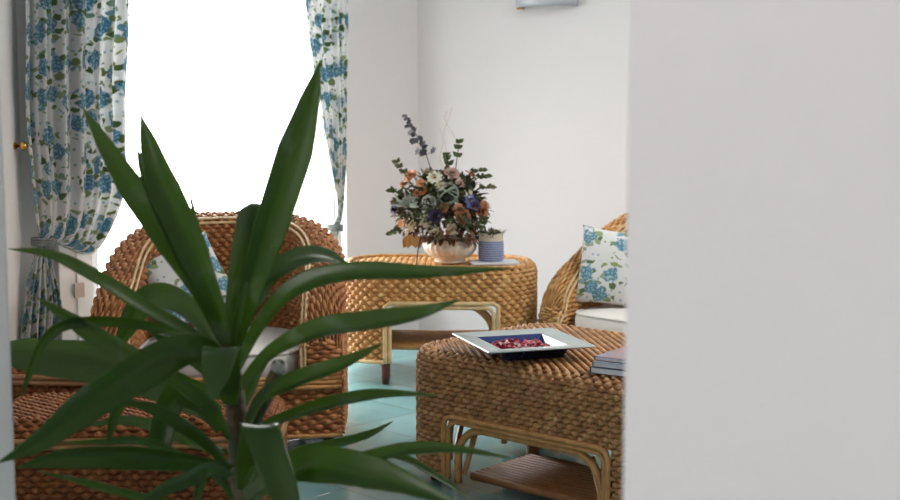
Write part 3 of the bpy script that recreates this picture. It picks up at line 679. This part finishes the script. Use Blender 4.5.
# delphinium spike
M['delph'] = mat('slate_florets', (.055, .05, .07), .7, (.035, .032, .04), 50)
mb = MB(); pts = [B(434, 185), B(428, 160), B(420, 141), B(412, 128), B(406, 115)]; P = spline(pts, 30); mb.tube(P, .0025, 5, mi=0)
for k in range(24):
    t = k / 23; i = int((1 - t) * 20) + 9; c = Vector(P[min(29, i)]) + Vector((random.uniform(-1, 1), random.uniform(-1, 1), random.uniform(-.5, .5))) * (.036 * t + .012); r = .011 + .011 * t
    d, a, b = frame(Vector((random.gauss(0, 1), -1.2, random.gauss(.2, .6))))
    for q in range(5): petal(mb, c, d, a * math.cos(q * 1.257) + b * math.sin(q * 1.257), r, r * .8, .3, .1, 1)
    mb.tube([P[min(29, i)], c], .0013, 4, mi=0)
o = mb.build('flower_spike', [LV[0], M['delph']], fa); o['label'] = 'dark slate blue flower spike'
mb = MB()
for pts in ([(450, 175), (446, 150), (444, 132), (449, 118), (452, 108)], [(452, 178), (458, 150), (452, 132), (445, 120), (447, 111)], [(446, 178), (440, 158), (443, 142), (440, 128)]):
    mb.tube(spline([B(x, y) for x, y in pts], 30), .0011, 4)
mb.build('curly_twigs', mat('pale_twig', (.42, .38, .33), .7), fa)
M['tan'] = mat('tan_fabric', (.46, .22, .06), .8, (.36, .16, .04), 30)
mb = MB(); c = B(412, 241, -.13)
for k in range(6):
    q = k * 1.05; leaf_shape(mb, c + Vector((.01 * math.cos(q), .01 * math.sin(q), .03)), Vector((math.cos(q) * .5, math.sin(q) * .5 - .2, -1)), Vector((0, -1, .2)), .07, .045, 0, .1)
o = mb.build('ribbon', M['tan'], fa); o['label'] = 'tan fabric ribbon at the left of the bowl'
mb = MB(); mb.tube([B(421, 236, -.16), B(418, 250, -.17), Vector((B(416, 262, -.17).x, B(416, 262, -.17).y, .004))], .0035, 6); mb.build('stick', mat('dark_stick', (.03, .03, .035), .5), fa)

# ------------------------------------------------------------------ patterned jar on a pale magazine
CT = .559
M['paper'] = mat('white_paper', (.78, .79, .82), .5, (.66, .70, .80), 9)
mc = at(494, 265, 6.30)
mb = MB(); mb.box(-.115, .115, -.08, .08, 0, .010); o = mb.build('magazine', M['paper']); o.location = (mc.x, mc.y, CT + .0075); o.rotation_euler = (0, 0, math.radians(4)); bevel(o, .002)
tag(o, 'pale flat magazine lying on the console table under the blue jar', 'magazine')
def jar_mat():
    m, t, b = nt('blue_check_ceramic'); L = t.links; b.inputs['Roughness'].default_value = .3
    tc = N(t, 'ShaderNodeTexCoord'); sp = N(t, 'ShaderNodeSeparateXYZ'); L.new(tc.outputs['Object'], sp.inputs[0])
    at2 = N(t, 'ShaderNodeMath', operation='ARCTAN2'); L.new(sp.outputs[1], at2.inputs[0]); L.new(sp.outputs[0], at2.inputs[1])
    sc_ = N(t, 'ShaderNodeMath', operation='MULTIPLY'); L.new(at2.outputs[0], sc_.inputs[0]); sc_.inputs[1].default_value = .062
    cb = N(t, 'ShaderNodeCombineXYZ'); L.new(sc_.outputs[0], cb.inputs[0]); L.new(sp.outputs[2], cb.inputs[1])
    br = N(t, 'ShaderNodeTexBrick', offset=.5); br.inputs['Scale'].default_value = 1; br.inputs['Brick Width'].default_value = .013; br.inputs['Row Height'].default_value = .011; br.inputs['Mortar Size'].default_value = .0013
    br.inputs['Color1'].default_value = (.05, .10, .30, 1); br.inputs['Color2'].default_value = (.09, .15, .36, 1); br.inputs['Mortar'].default_value = (.50, .52, .58, 1); L.new(cb.outputs[0], br.inputs[0])
    nz = N(t, 'ShaderNodeTexVoronoi', Scale=75.0); L.new(tc.outputs['Object'], nz.inputs[0]); rp = ramp(t, [(.25, (.12, .10, .08)), (.42, (.62, .56, .44))]); L.new(nz.outputs['Distance'], rp.inputs[0])
    g = N(t, 'ShaderNodeMath', operation='GREATER_THAN'); L.new(sp.outputs[2], g.inputs[0]); g.inputs[1].default_value = .098
    g2 = N(t, 'ShaderNodeMath', operation='GREATER_THAN'); L.new(sp.outputs[2], g2.inputs[0]); g2.inputs[1].default_value = .112
    ml = N(t, 'ShaderNodeMixRGB'); ml.inputs[1].default_value = (.62, .56, .44, 1); L.new(g2.outputs[0], ml.inputs[0]); L.new(rp.outputs[0], ml.inputs[2])
    mx = N(t, 'ShaderNodeMixRGB'); L.new(g.outputs[0], mx.inputs[0]); L.new(br.outputs[0], mx.inputs[1]); L.new(ml.outputs[0], mx.inputs[2]); L.new(mx.outputs[0], b.inputs['Base Color']); return m
jc = at(491, 258, 6.32)
jar = empty('patterned_jar', (jc.x, jc.y, CT + .0185), 0, 'blue checked jar with a cream rim beside the flower bowl', 'jar')
mb = MB(); mb.lathe([(0, 0), (.054, 0), (.061, .006), (.063, .03), (.062, .09), (.059, .098), (.058, .13), (.060, .136), (.056, .136), (.052, .10), (.05, .02), (0, .015)], 40); mb.build('body', jar_mat(), jar)
mb = MB()
for k in range(90):
    q = random.uniform(0, 2 * PI); rr = .045 * math.sqrt(random.random()); leaf_shape(mb, Vector((rr * math.cos(q), rr * math.sin(q), .118)), Vector((math.cos(q) * .6, math.sin(q) * .6, random.uniform(.5, 1.4))), Vector((0, 0, 1)), random.uniform(.03, .055), .014, random.choice([0, 1]))
mb.build('dried_sprigs', [mat('grey_green_herb', (.24, .23, .16), .8), LV[1]], jar)

# ------------------------------------------------------------------ square glass dish with potpourri
TT = TABLE_H + .0095
dish = empty('glass_dish', (.243, 4.335, TT), math.radians(18), 'square glass dish with a wide frosted rim on the coffee table', 'dish')
M['glass_rim'] = mat('frosted_glass', (.36, .42, .41), .22, (.33, .38, .38), 3, spec=.6)
M['blue_glass'] = mat('deep_blue_glass', (.025, .035, .15), .08, (.03, .05, .2), 4, spec=.7)
M['blue_dark'] = mat('dark_glass_base', (.012, .013, .03), .12, spec=.6)
def sq(h, z): return [(-h, -h, z), (h, -h, z), (h, h, z), (-h, h, z)]
def rings(mb, rs, mi=0):
    v = []; 
    for h, z in rs: v += sq(h, z)
    f = [(4 * k + i, 4 * k + (i + 1) % 4, 4 * k + 4 + (i + 1) % 4, 4 * k + 4 + i) for k in range(len(rs) - 1) for i in range(4)]
    mb.add(v, f, mi, False)
R0, R1, R2 = .188, .122, .098
mb = MB(); rings(mb, [(R1, .036), (R0 - .004, .043), (R0, .046), (R0 - .003, .050), (R1 - .002, .0435), (R1 - .002, .0375), (R1, .036)]); o = mb.build('rim', M['glass_rim'], dish); o['label'] = 'pale frosted glass rim'
mb = MB(); rings(mb, [(R1 - .0025, .0425), (R2, .010)]); mb.add(sq(R2, .010), [(0, 1, 2, 3)], 0, False); o = mb.build('well', M['blue_glass'], dish); o['label'] = 'deep blue glass well'
mb = MB(); rings(mb, [(R1 - .001, .0355), (R2 + .006, .0), (R2 - .03, .0)]); mb.add(sq(R2 - .03, 0), [(3, 2, 1, 0)], 0, False); mb.build('base', M['blue_dark'], dish)
PC = [mat('potpourri_' + n, c, .6, tuple(x * .6 for x in c), 60) for n, c in dict(red=(.45, .03, .05), crimson=(.55, .06, .12), pink=(.68, .22, .28), pale=(.72, .50, .46)).items()]
mb = MB()
for k in range(420):
    x, y = random.uniform(-.1, .1), random.uniform(-.1, .1); hgt = .016 + .026 * max(0, 1 - (abs(x) / .105) ** 2) * max(0, 1 - (abs(y) / .105) ** 2) * random.random()
    leaf_shape(mb, Vector((x * .92, y * .92, hgt)), Vector((random.gauss(0, 1), random.gauss(0, 1), random.uniform(0, .5))), Vector((random.gauss(0, .5), random.gauss(0, .5), 1)), random.uniform(.014, .026), random.uniform(.010, .018), random.choice([0, 0, 1, 1, 2, 3]), random.uniform(-.4, .4))
o = mb.build('potpourri', PC); o.location = (.243, 4.335, TT); o.rotation_euler = (0, 0, math.radians(18))
tag(o, 'red and pink dried petals heaped in the square glass dish', 'potpourri', kind='stuff')

# ------------------------------------------------------------------ magazines at the right of the coffee table
def magazine(z, th, cx, cy, rz, cover, label):
    t = empty('magazine', (cx, cy, z), rz, label, 'magazine')
    mb = MB(); mb.box(-.135, .134, -.103, .103, .001, th - .001); o = mb.build('pages', M['paper'], t)
    mb = MB(); mb.box(-.138, .138, -.106, .106, th - .0012, th); mb.box(-.138, .138, -.106, .106, 0, .0012); mb.box(-.1385, -.1365, -.106, .106, 0, th); mb.build('cover', cover, t)
MC = [mat('cover_dark', (.05, .055, .07), .25, (.10, .10, .12), 12), mat('cover_greyblue', (.16, .19, .25), .25, (.28, .30, .36), 9), mat('cover_red', (.34, .10, .08), .25, (.20, .19, .26), 11)]
zz = TT
for th, dx, dy, rz, c, lb in ((.019, 0, 0, -34, 0, 'dark magazine at the bottom of the stack by the near wall'), (.016, .006, .012, -30, 1, 'grey blue magazine in the middle of the stack by the near wall'), (.013, .016, .02, -36, 2, 'reddish magazine on top of the stack by the near wall')):
    magazine(zz, th, .612 + dx, 4.02 + dy, math.radians(rz), MC[c], lb); zz += th + .0006

# ------------------------------------------------------------------ foreground plant
def leaf_mat():
    m, t, b = nt('yucca_leaf'); L = t.links
    tc = N(t, 'ShaderNodeTexCoord'); mp = N(t, 'ShaderNodeMapping', Scale=(34, 1.5, 1)); L.new(tc.outputs['UV'], mp.inputs[0])
    n = N(t, 'ShaderNodeTexNoise', Scale=1.0, Detail=4.0); L.new(mp.outputs[0], n.inputs[0])
    r = ramp(t, [(.3, (.014, .033, .007)), (.52, (.024, .054, .010)), (.75, (.045, .090, .016))]); L.new(n.outputs[0], r.inputs[0])
    n2 = N(t, 'ShaderNodeTexNoise', Scale=17.0, Detail=3.0); L.new(tc.outputs['Object'], n2.inputs[0]); sp = ramp(t, [(.60, (0, 0, 0)), (.70, (.5, .5, .5))]); L.new(n2.outputs[0], sp.inputs[0])
    mx = N(t, 'ShaderNodeMixRGB'); L.new(sp.outputs[0], mx.inputs[0]); L.new(r.outputs[0], mx.inputs[1]); mx.inputs[2].default_value = (.17, .21, .15, 1)
    L.new(mx.outputs[0], b.inputs['Base Color']); b.inputs['Roughness'].default_value = .28; b.inputs['Specular IOR Level'].default_value = .55
    bp = N(t, 'ShaderNodeBump', Strength=.12, Distance=.003); L.new(n.outputs[0], bp.inputs['Height']); L.new(bp.outputs[0], b.inputs['Normal'])
    tr = N(t, 'ShaderNodeBsdfTranslucent'); ms = N(t, 'ShaderNodeMixShader', Fac=.39); tr.inputs[0].default_value = (.33, .50, .085, 1)
    L.new(b.outputs[0], ms.inputs[1]); L.new(tr.outputs[0], ms.inputs[2]); L.new(ms.outputs[0], t.nodes['Material Output'].inputs[0]); return m
M['leaf'] = leaf_mat()
M['stem'] = mat('green_brown_stem', (.045, .065, .02), .6, (.085, .045, .02), 22, .5, 40)
M['cane_cut'] = mat('grey_cut_cane', (.42, .42, .40), .7, (.30, .30, .28), 40)
M['terracotta'] = mat('terracotta', (.42, .17, .08), .8, (.34, .13, .06), 10)
M['soil'] = mat('dark_soil', (.05, .035, .025), .95, (.03, .02, .015), 40, 1, 80)
PL = at(241, 480, 2.2)
plant = empty('yucca_plant', (PL.x, PL.y, 0), 0, 'large green yucca plant with long pointed leaves in the doorway foreground', 'plant')
PO_ = Vector((PL.x, PL.y, 0))
def leaf(pts, wpx, tw=35, tip=True, vf=.26, prof=None, side=None):
    """pts: (px, py, depth) from base to tip; wpx: widest seen width"""
    P = spline([tuple(at(x, y, Y)) for x, y, Y in pts], 34); T = np.gradient(P, axis=0); T /= np.linalg.norm(T, axis=1)[:, None]
    G = []; UV = []; ln = np.r_[0, np.cumsum(np.linalg.norm(np.diff(P, axis=0), axis=1))]
    for i, (p, t) in enumerate(zip(P, T)):
        f = i / 33; V = p - np.array([0, 0, EYE]); V /= np.linalg.norm(V)
        a = np.cross(t, V); na = np.linalg.norm(a); a = a / na if na > .05 else np.array([1., 0, 0])
        b = np.cross(a, t); b /= np.linalg.norm(b)
        q = math.radians(tw); s = a * math.cos(q) + b * math.sin(q)
        if side is not None: q = 0; s = np.array(side, float); s = s - t * np.dot(s, t); s /= np.linalg.norm(s)
        nrm = np.cross(t, s); nrm /= np.linalg.norm(nrm)
        k = np.interp(f, (0, .12, .45, .7, .88, 1), prof or (.42, .55, 1, .86, .42, .015))
        wd = wpx * p[1] / F / max(.45, abs(math.cos(q))) * k
        for c in (-1, -.5, 0, .5, 1):
            G.append(p + s * wd / 2 * c + nrm * (abs(c) - .5) * wd * vf); UV.append((c * .5 + .5 + len(plant.children) * 1.7, ln[i] * 6))
    mb = MB(); mb.grid(np.array(G).reshape(34, 5, 3) - np.array(PO_)); o = mb.build('leaf', M['leaf'], plant, uv=UV)
    sd = o.modifiers.new('thick', 'SOLIDIFY'); sd.thickness = .0012; sb = o.modifiers.new('sub', 'SUBSURF'); sb.levels = 1; sb.render_levels = 1
    return o
BLUNT = (.5, .6, 1, 1, .95, .8)
LEAVES = [
 ([(227, 345, 2.20), (199, 287, 2.17), (165, 234, 2.14), (126, 177, 2.12), (82, 107, 2.12)], 28, 20, (.40, .55, .98, 1, .55, .015)),
 ([(232, 345, 2.17), (208, 288, 2.12), (187, 236, 2.10), (160, 176, 2.09), (140, 113, 2.10)], 33, 16, (.40, .55, .98, 1, .55, .015)),
 ([(227, 345, 2.185), (198, 285, 2.15), (173, 232, 2.13), (152, 184, 2.12), (136, 148, 2.12)], 20, 16, (.40, .55, .98, 1, .55, .015)),
 ([(236, 350, 2.19), (250, 290, 2.15), (277, 205, 2.14), (299, 135, 2.15), (321, 60, 2.18)], 37, -15, (.28, .42, .95, 1, .52, .015)),
 ([(232, 350, 2.24), (235, 300, 2.24), (243, 245, 2.26), (250, 212, 2.29), (252, 206, 2.31), (254, 208, 2.34), (256, 235, 2.42), (258, 262, 2.46)], 28, 12, (.5, .7, 1, .95, .9, .3), (1, 0, .12)),
 ([(212, 330, 2.30), (205, 262, 2.32), (196, 220, 2.34), (187, 183, 2.36)], 5, 0),
 ([(236, 360, 2.22), (248, 312, 2.24), (270, 276, 2.28), (300, 258, 2.34), (328, 256, 2.40), (353, 269, 2.46)], 22, 30),
 ([(238, 368, 2.17), (262, 322, 2.14), (296, 288, 2.12), (350, 273, 2.10), (430, 273, 2.08), (514, 268, 2.06)], 21, 42),
 ([(240, 388, 2.16), (270, 354, 2.12), (315, 331, 2.08), (372, 322, 2.04), (420, 314, 2.0), (461, 299, 1.97)], 22, 45),
 ([(246, 430, 2.16), (262, 398, 2.12), (300, 379, 2.08), (345, 363, 2.05), (383, 343, 2.02)], 18, 40),
 ([(244, 452, 2.2), (262, 428, 2.2), (308, 410, 2.18), (350, 399, 2.16), (388, 394, 2.14), (440, 395, 2.12)], 14, 45),
 ([(246, 480, 2.22), (290, 454, 2.24), (340, 443, 2.28), (370, 434, 2.3), (393, 421, 2.32)], 10, 40),
 ([(246, 495, 2.2), (300, 470, 2.16), (350, 464, 2.12), (400, 451, 2.08), (450, 449, 2.05), (514, 458, 2.02)], 15, 45),
 ([(244, 500, 2.1), (290, 470, 2.0), (335, 468, 1.93), (390, 480, 1.88), (460, 505, 1.83)], 40, 30),
 ([(300, 478, 2.2), (350, 462, 2.2), (395, 455, 2.2), (440, 478, 2.2), (475, 502, 2.2)], 8, 30),
 ([(244, 490, 2.16), (250, 460, 2.12), (256, 434, 2.07), (258, 426, 2.04), (259, 424, 2.0), (262, 430, 1.96), (270, 455, 1.92), (284, 495, 1.89), (297, 550, 1.87)], 40, 12, (.4, .7, 1, .95, .8, .25), (1, .15, -.03), .06),
 ([(230, 405, 2.16), (227, 375, 2.12), (224, 354, 2.08), (223, 348, 2.05), (222, 347, 2.01), (220, 352, 1.98), (216, 374, 1.94), (212, 400, 1.91)], 38, 8, (.4, .7, 1, 1, .75, .15), (1, .1, -.02), .06),
 ([(226, 372, 2.14), (208, 352, 2.10), (180, 350, 2.03), (140, 370, 1.96), (88, 403, 1.89), (40, 440, 1.84), (-2, 463, 1.80)], 41, 24),
 ([(226, 366, 2.16), (200, 337, 2.15), (150, 308, 2.16), (98, 276, 2.18), (52, 254, 2.20), (8, 249, 2.22)], 15, 38),
 ([(222, 396, 2.2), (178, 378, 2.2), (140, 360, 2.2), (105, 340, 2.2), (70, 318, 2.2), (36, 297, 2.2)], 22, 35),
 ([(224, 362, 2.22), (196, 338, 2.24), (160, 328, 2.24), (118, 322, 2.22), (84, 322, 2.2), (58, 328, 2.18), (42, 345, 2.17), (31, 370, 2.17), (21, 398, 2.17)], 11, 10, (.6, .8, 1, 1, .7, .05)),
 ([(220, 415, 2.28), (170, 388, 2.34), (115, 368, 2.38), (60, 358, 2.40), (2, 352, 2.42)], 40, 15, (.5, .7, 1, 1, .9, .5)),
 ([(215, 400, 2.38), (150, 366, 2.42), (95, 350, 2.46), (50, 348, 2.48), (6, 348, 2.5)], 18, 20, (.5, .7, 1, 1, .9, .5)),
 ([(232, 470, 2.15), (190, 462, 2.08), (120, 456, 2.0), (60, 458, 1.95), (16, 468, 1.92)], 25, 30),
 ([(232, 476, 2.08), (212, 468, 2.0), (188, 478, 1.94), (160, 490, 1.9), (135, 506, 1.87)], 17, 40),
 ([(230, 470, 2.16), (212, 448, 2.13), (185, 426, 2.1), (150, 407, 2.08), (115, 402, 2.06)], 15, 35),
 ([(230, 440, 2.16), (216, 412, 2.13), (190, 390, 2.11), (165, 374, 2.1), (130, 362, 2.1)], 15, 35),
 ([(150, 408, 2.1), (128, 402, 2.1), (116, 412, 2.1), (111, 428, 2.1), (108, 446, 2.1)], 11, 20),
 ([(222, 430, 2.24), (200, 402, 2.24), (178, 394, 2.22), (166, 412, 2.2), (158, 450, 2.18)], 27, 15, BLUNT),
 ([(228, 490, 2.18), (205, 470, 2.16), (170, 450, 2.15), (140, 440, 2.14), (100, 441, 2.13), (55, 443, 2.12)], 9, 45),
 ([(225, 520, 2.15), (180, 505, 2.12), (130, 494, 2.1), (85, 482, 2.08), (36, 471, 2.06)], 9, 35),
 ([(222, 355, 2.26), (200, 318, 2.32), (172, 297, 2.36), (144, 300, 2.4), (126, 330, 2.42), (118, 350, 2.42)], 28, 15),
 ([(232, 350, 2.13), (238, 318, 2.10), (247, 281, 2.09)], 11, 10),
 ([(236, 352, 2.24), (242, 322, 2.27), (255, 300, 2.3), (272, 290, 2.34)], 16, 20),
 ([(244, 505, 2.14), (250, 480, 2.1), (262, 466, 2.08), (282, 462, 2.07)], 10, 30),
 ([(244, 520, 2.14), (256, 496, 2.1), (272, 484, 2.08), (300, 478, 2.07)], 10, 30),
 ([(236, 420, 2.24), (250, 392, 2.26), (258, 372, 2.28), (280, 340, 2.3)], 12, 30),
 ([(226, 392, 2.14), (196, 362, 2.12), (172, 344, 2.1), (150, 332, 2.08)], 13, 35),
 ([(232, 500, 2.14), (222, 478, 2.1), (207, 470, 2.06), (198, 492, 2.03), (196, 515, 2.02)], 12, 20),
 ([(226, 452, 2.2), (190, 442, 2.22), (150, 424, 2.24), (118, 420, 2.26), (80, 428, 2.28)], 12, 35),
]
for L_ in LEAVES: leaf(L_[0], L_[1], L_[2], prof=L_[3] if len(L_) > 3 else None, side=L_[4] if len(L_) > 4 else None, vf=L_[5] if len(L_) > 5 else .26)
mb = MB(); ST = [at(230, 345, 2.19), at(232, 372, 2.195), at(237, 420, 2.2), at(240, 470, 2.2), at(242, 540, 2.2)]; ST.append(Vector((PL.x, PL.y, .30)))
P = spline([tuple(p - PO_) for p in ST], 60); mb.tube(P, [.013 + .006 * min(1, i / 25) + .0015 * math.sin(i * 2.1) for i in range(60)], 14); mb.build('stem', M['stem'], plant)
cs = [at(243, 450, 2.2), at(255, 420, 2.17), at(268, 392, 2.14), at(279, 366, 2.12)]; mb = MB(); P = spline([tuple(p - PO_) for p in cs], 16); mb.tube(P, [.012 + .001 * math.sin(i * 1.7) for i in range(16)], 12); cn = mb.build('side_cane', M['stem'], plant)
d = Vector(P[-1] - P[-2]).normalized(); mb = MB(); mb.tube([Vector(P[-1]) - d * .006, Vector(P[-1]) + d * .004, Vector(P[-1]) + d * .008], [.0135, .0135, .008], 12); o = mb.build('cut_end', M['cane_cut'], cn); o['label'] = 'grey sawn cane end'
mb = MB(); mb.lathe([(0, 0), (.12, 0), (.165, .27), (.178, .272), (.18, .32), (.165, .322), (.155, .28), (.15, .27)], 40); mb.build('pot', M['terracotta'], plant)
mb = MB(); mb.lathe([(0, .285), (.06, .29), (.153, .28)], 32); mb.build('soil', M['soil'], plant)
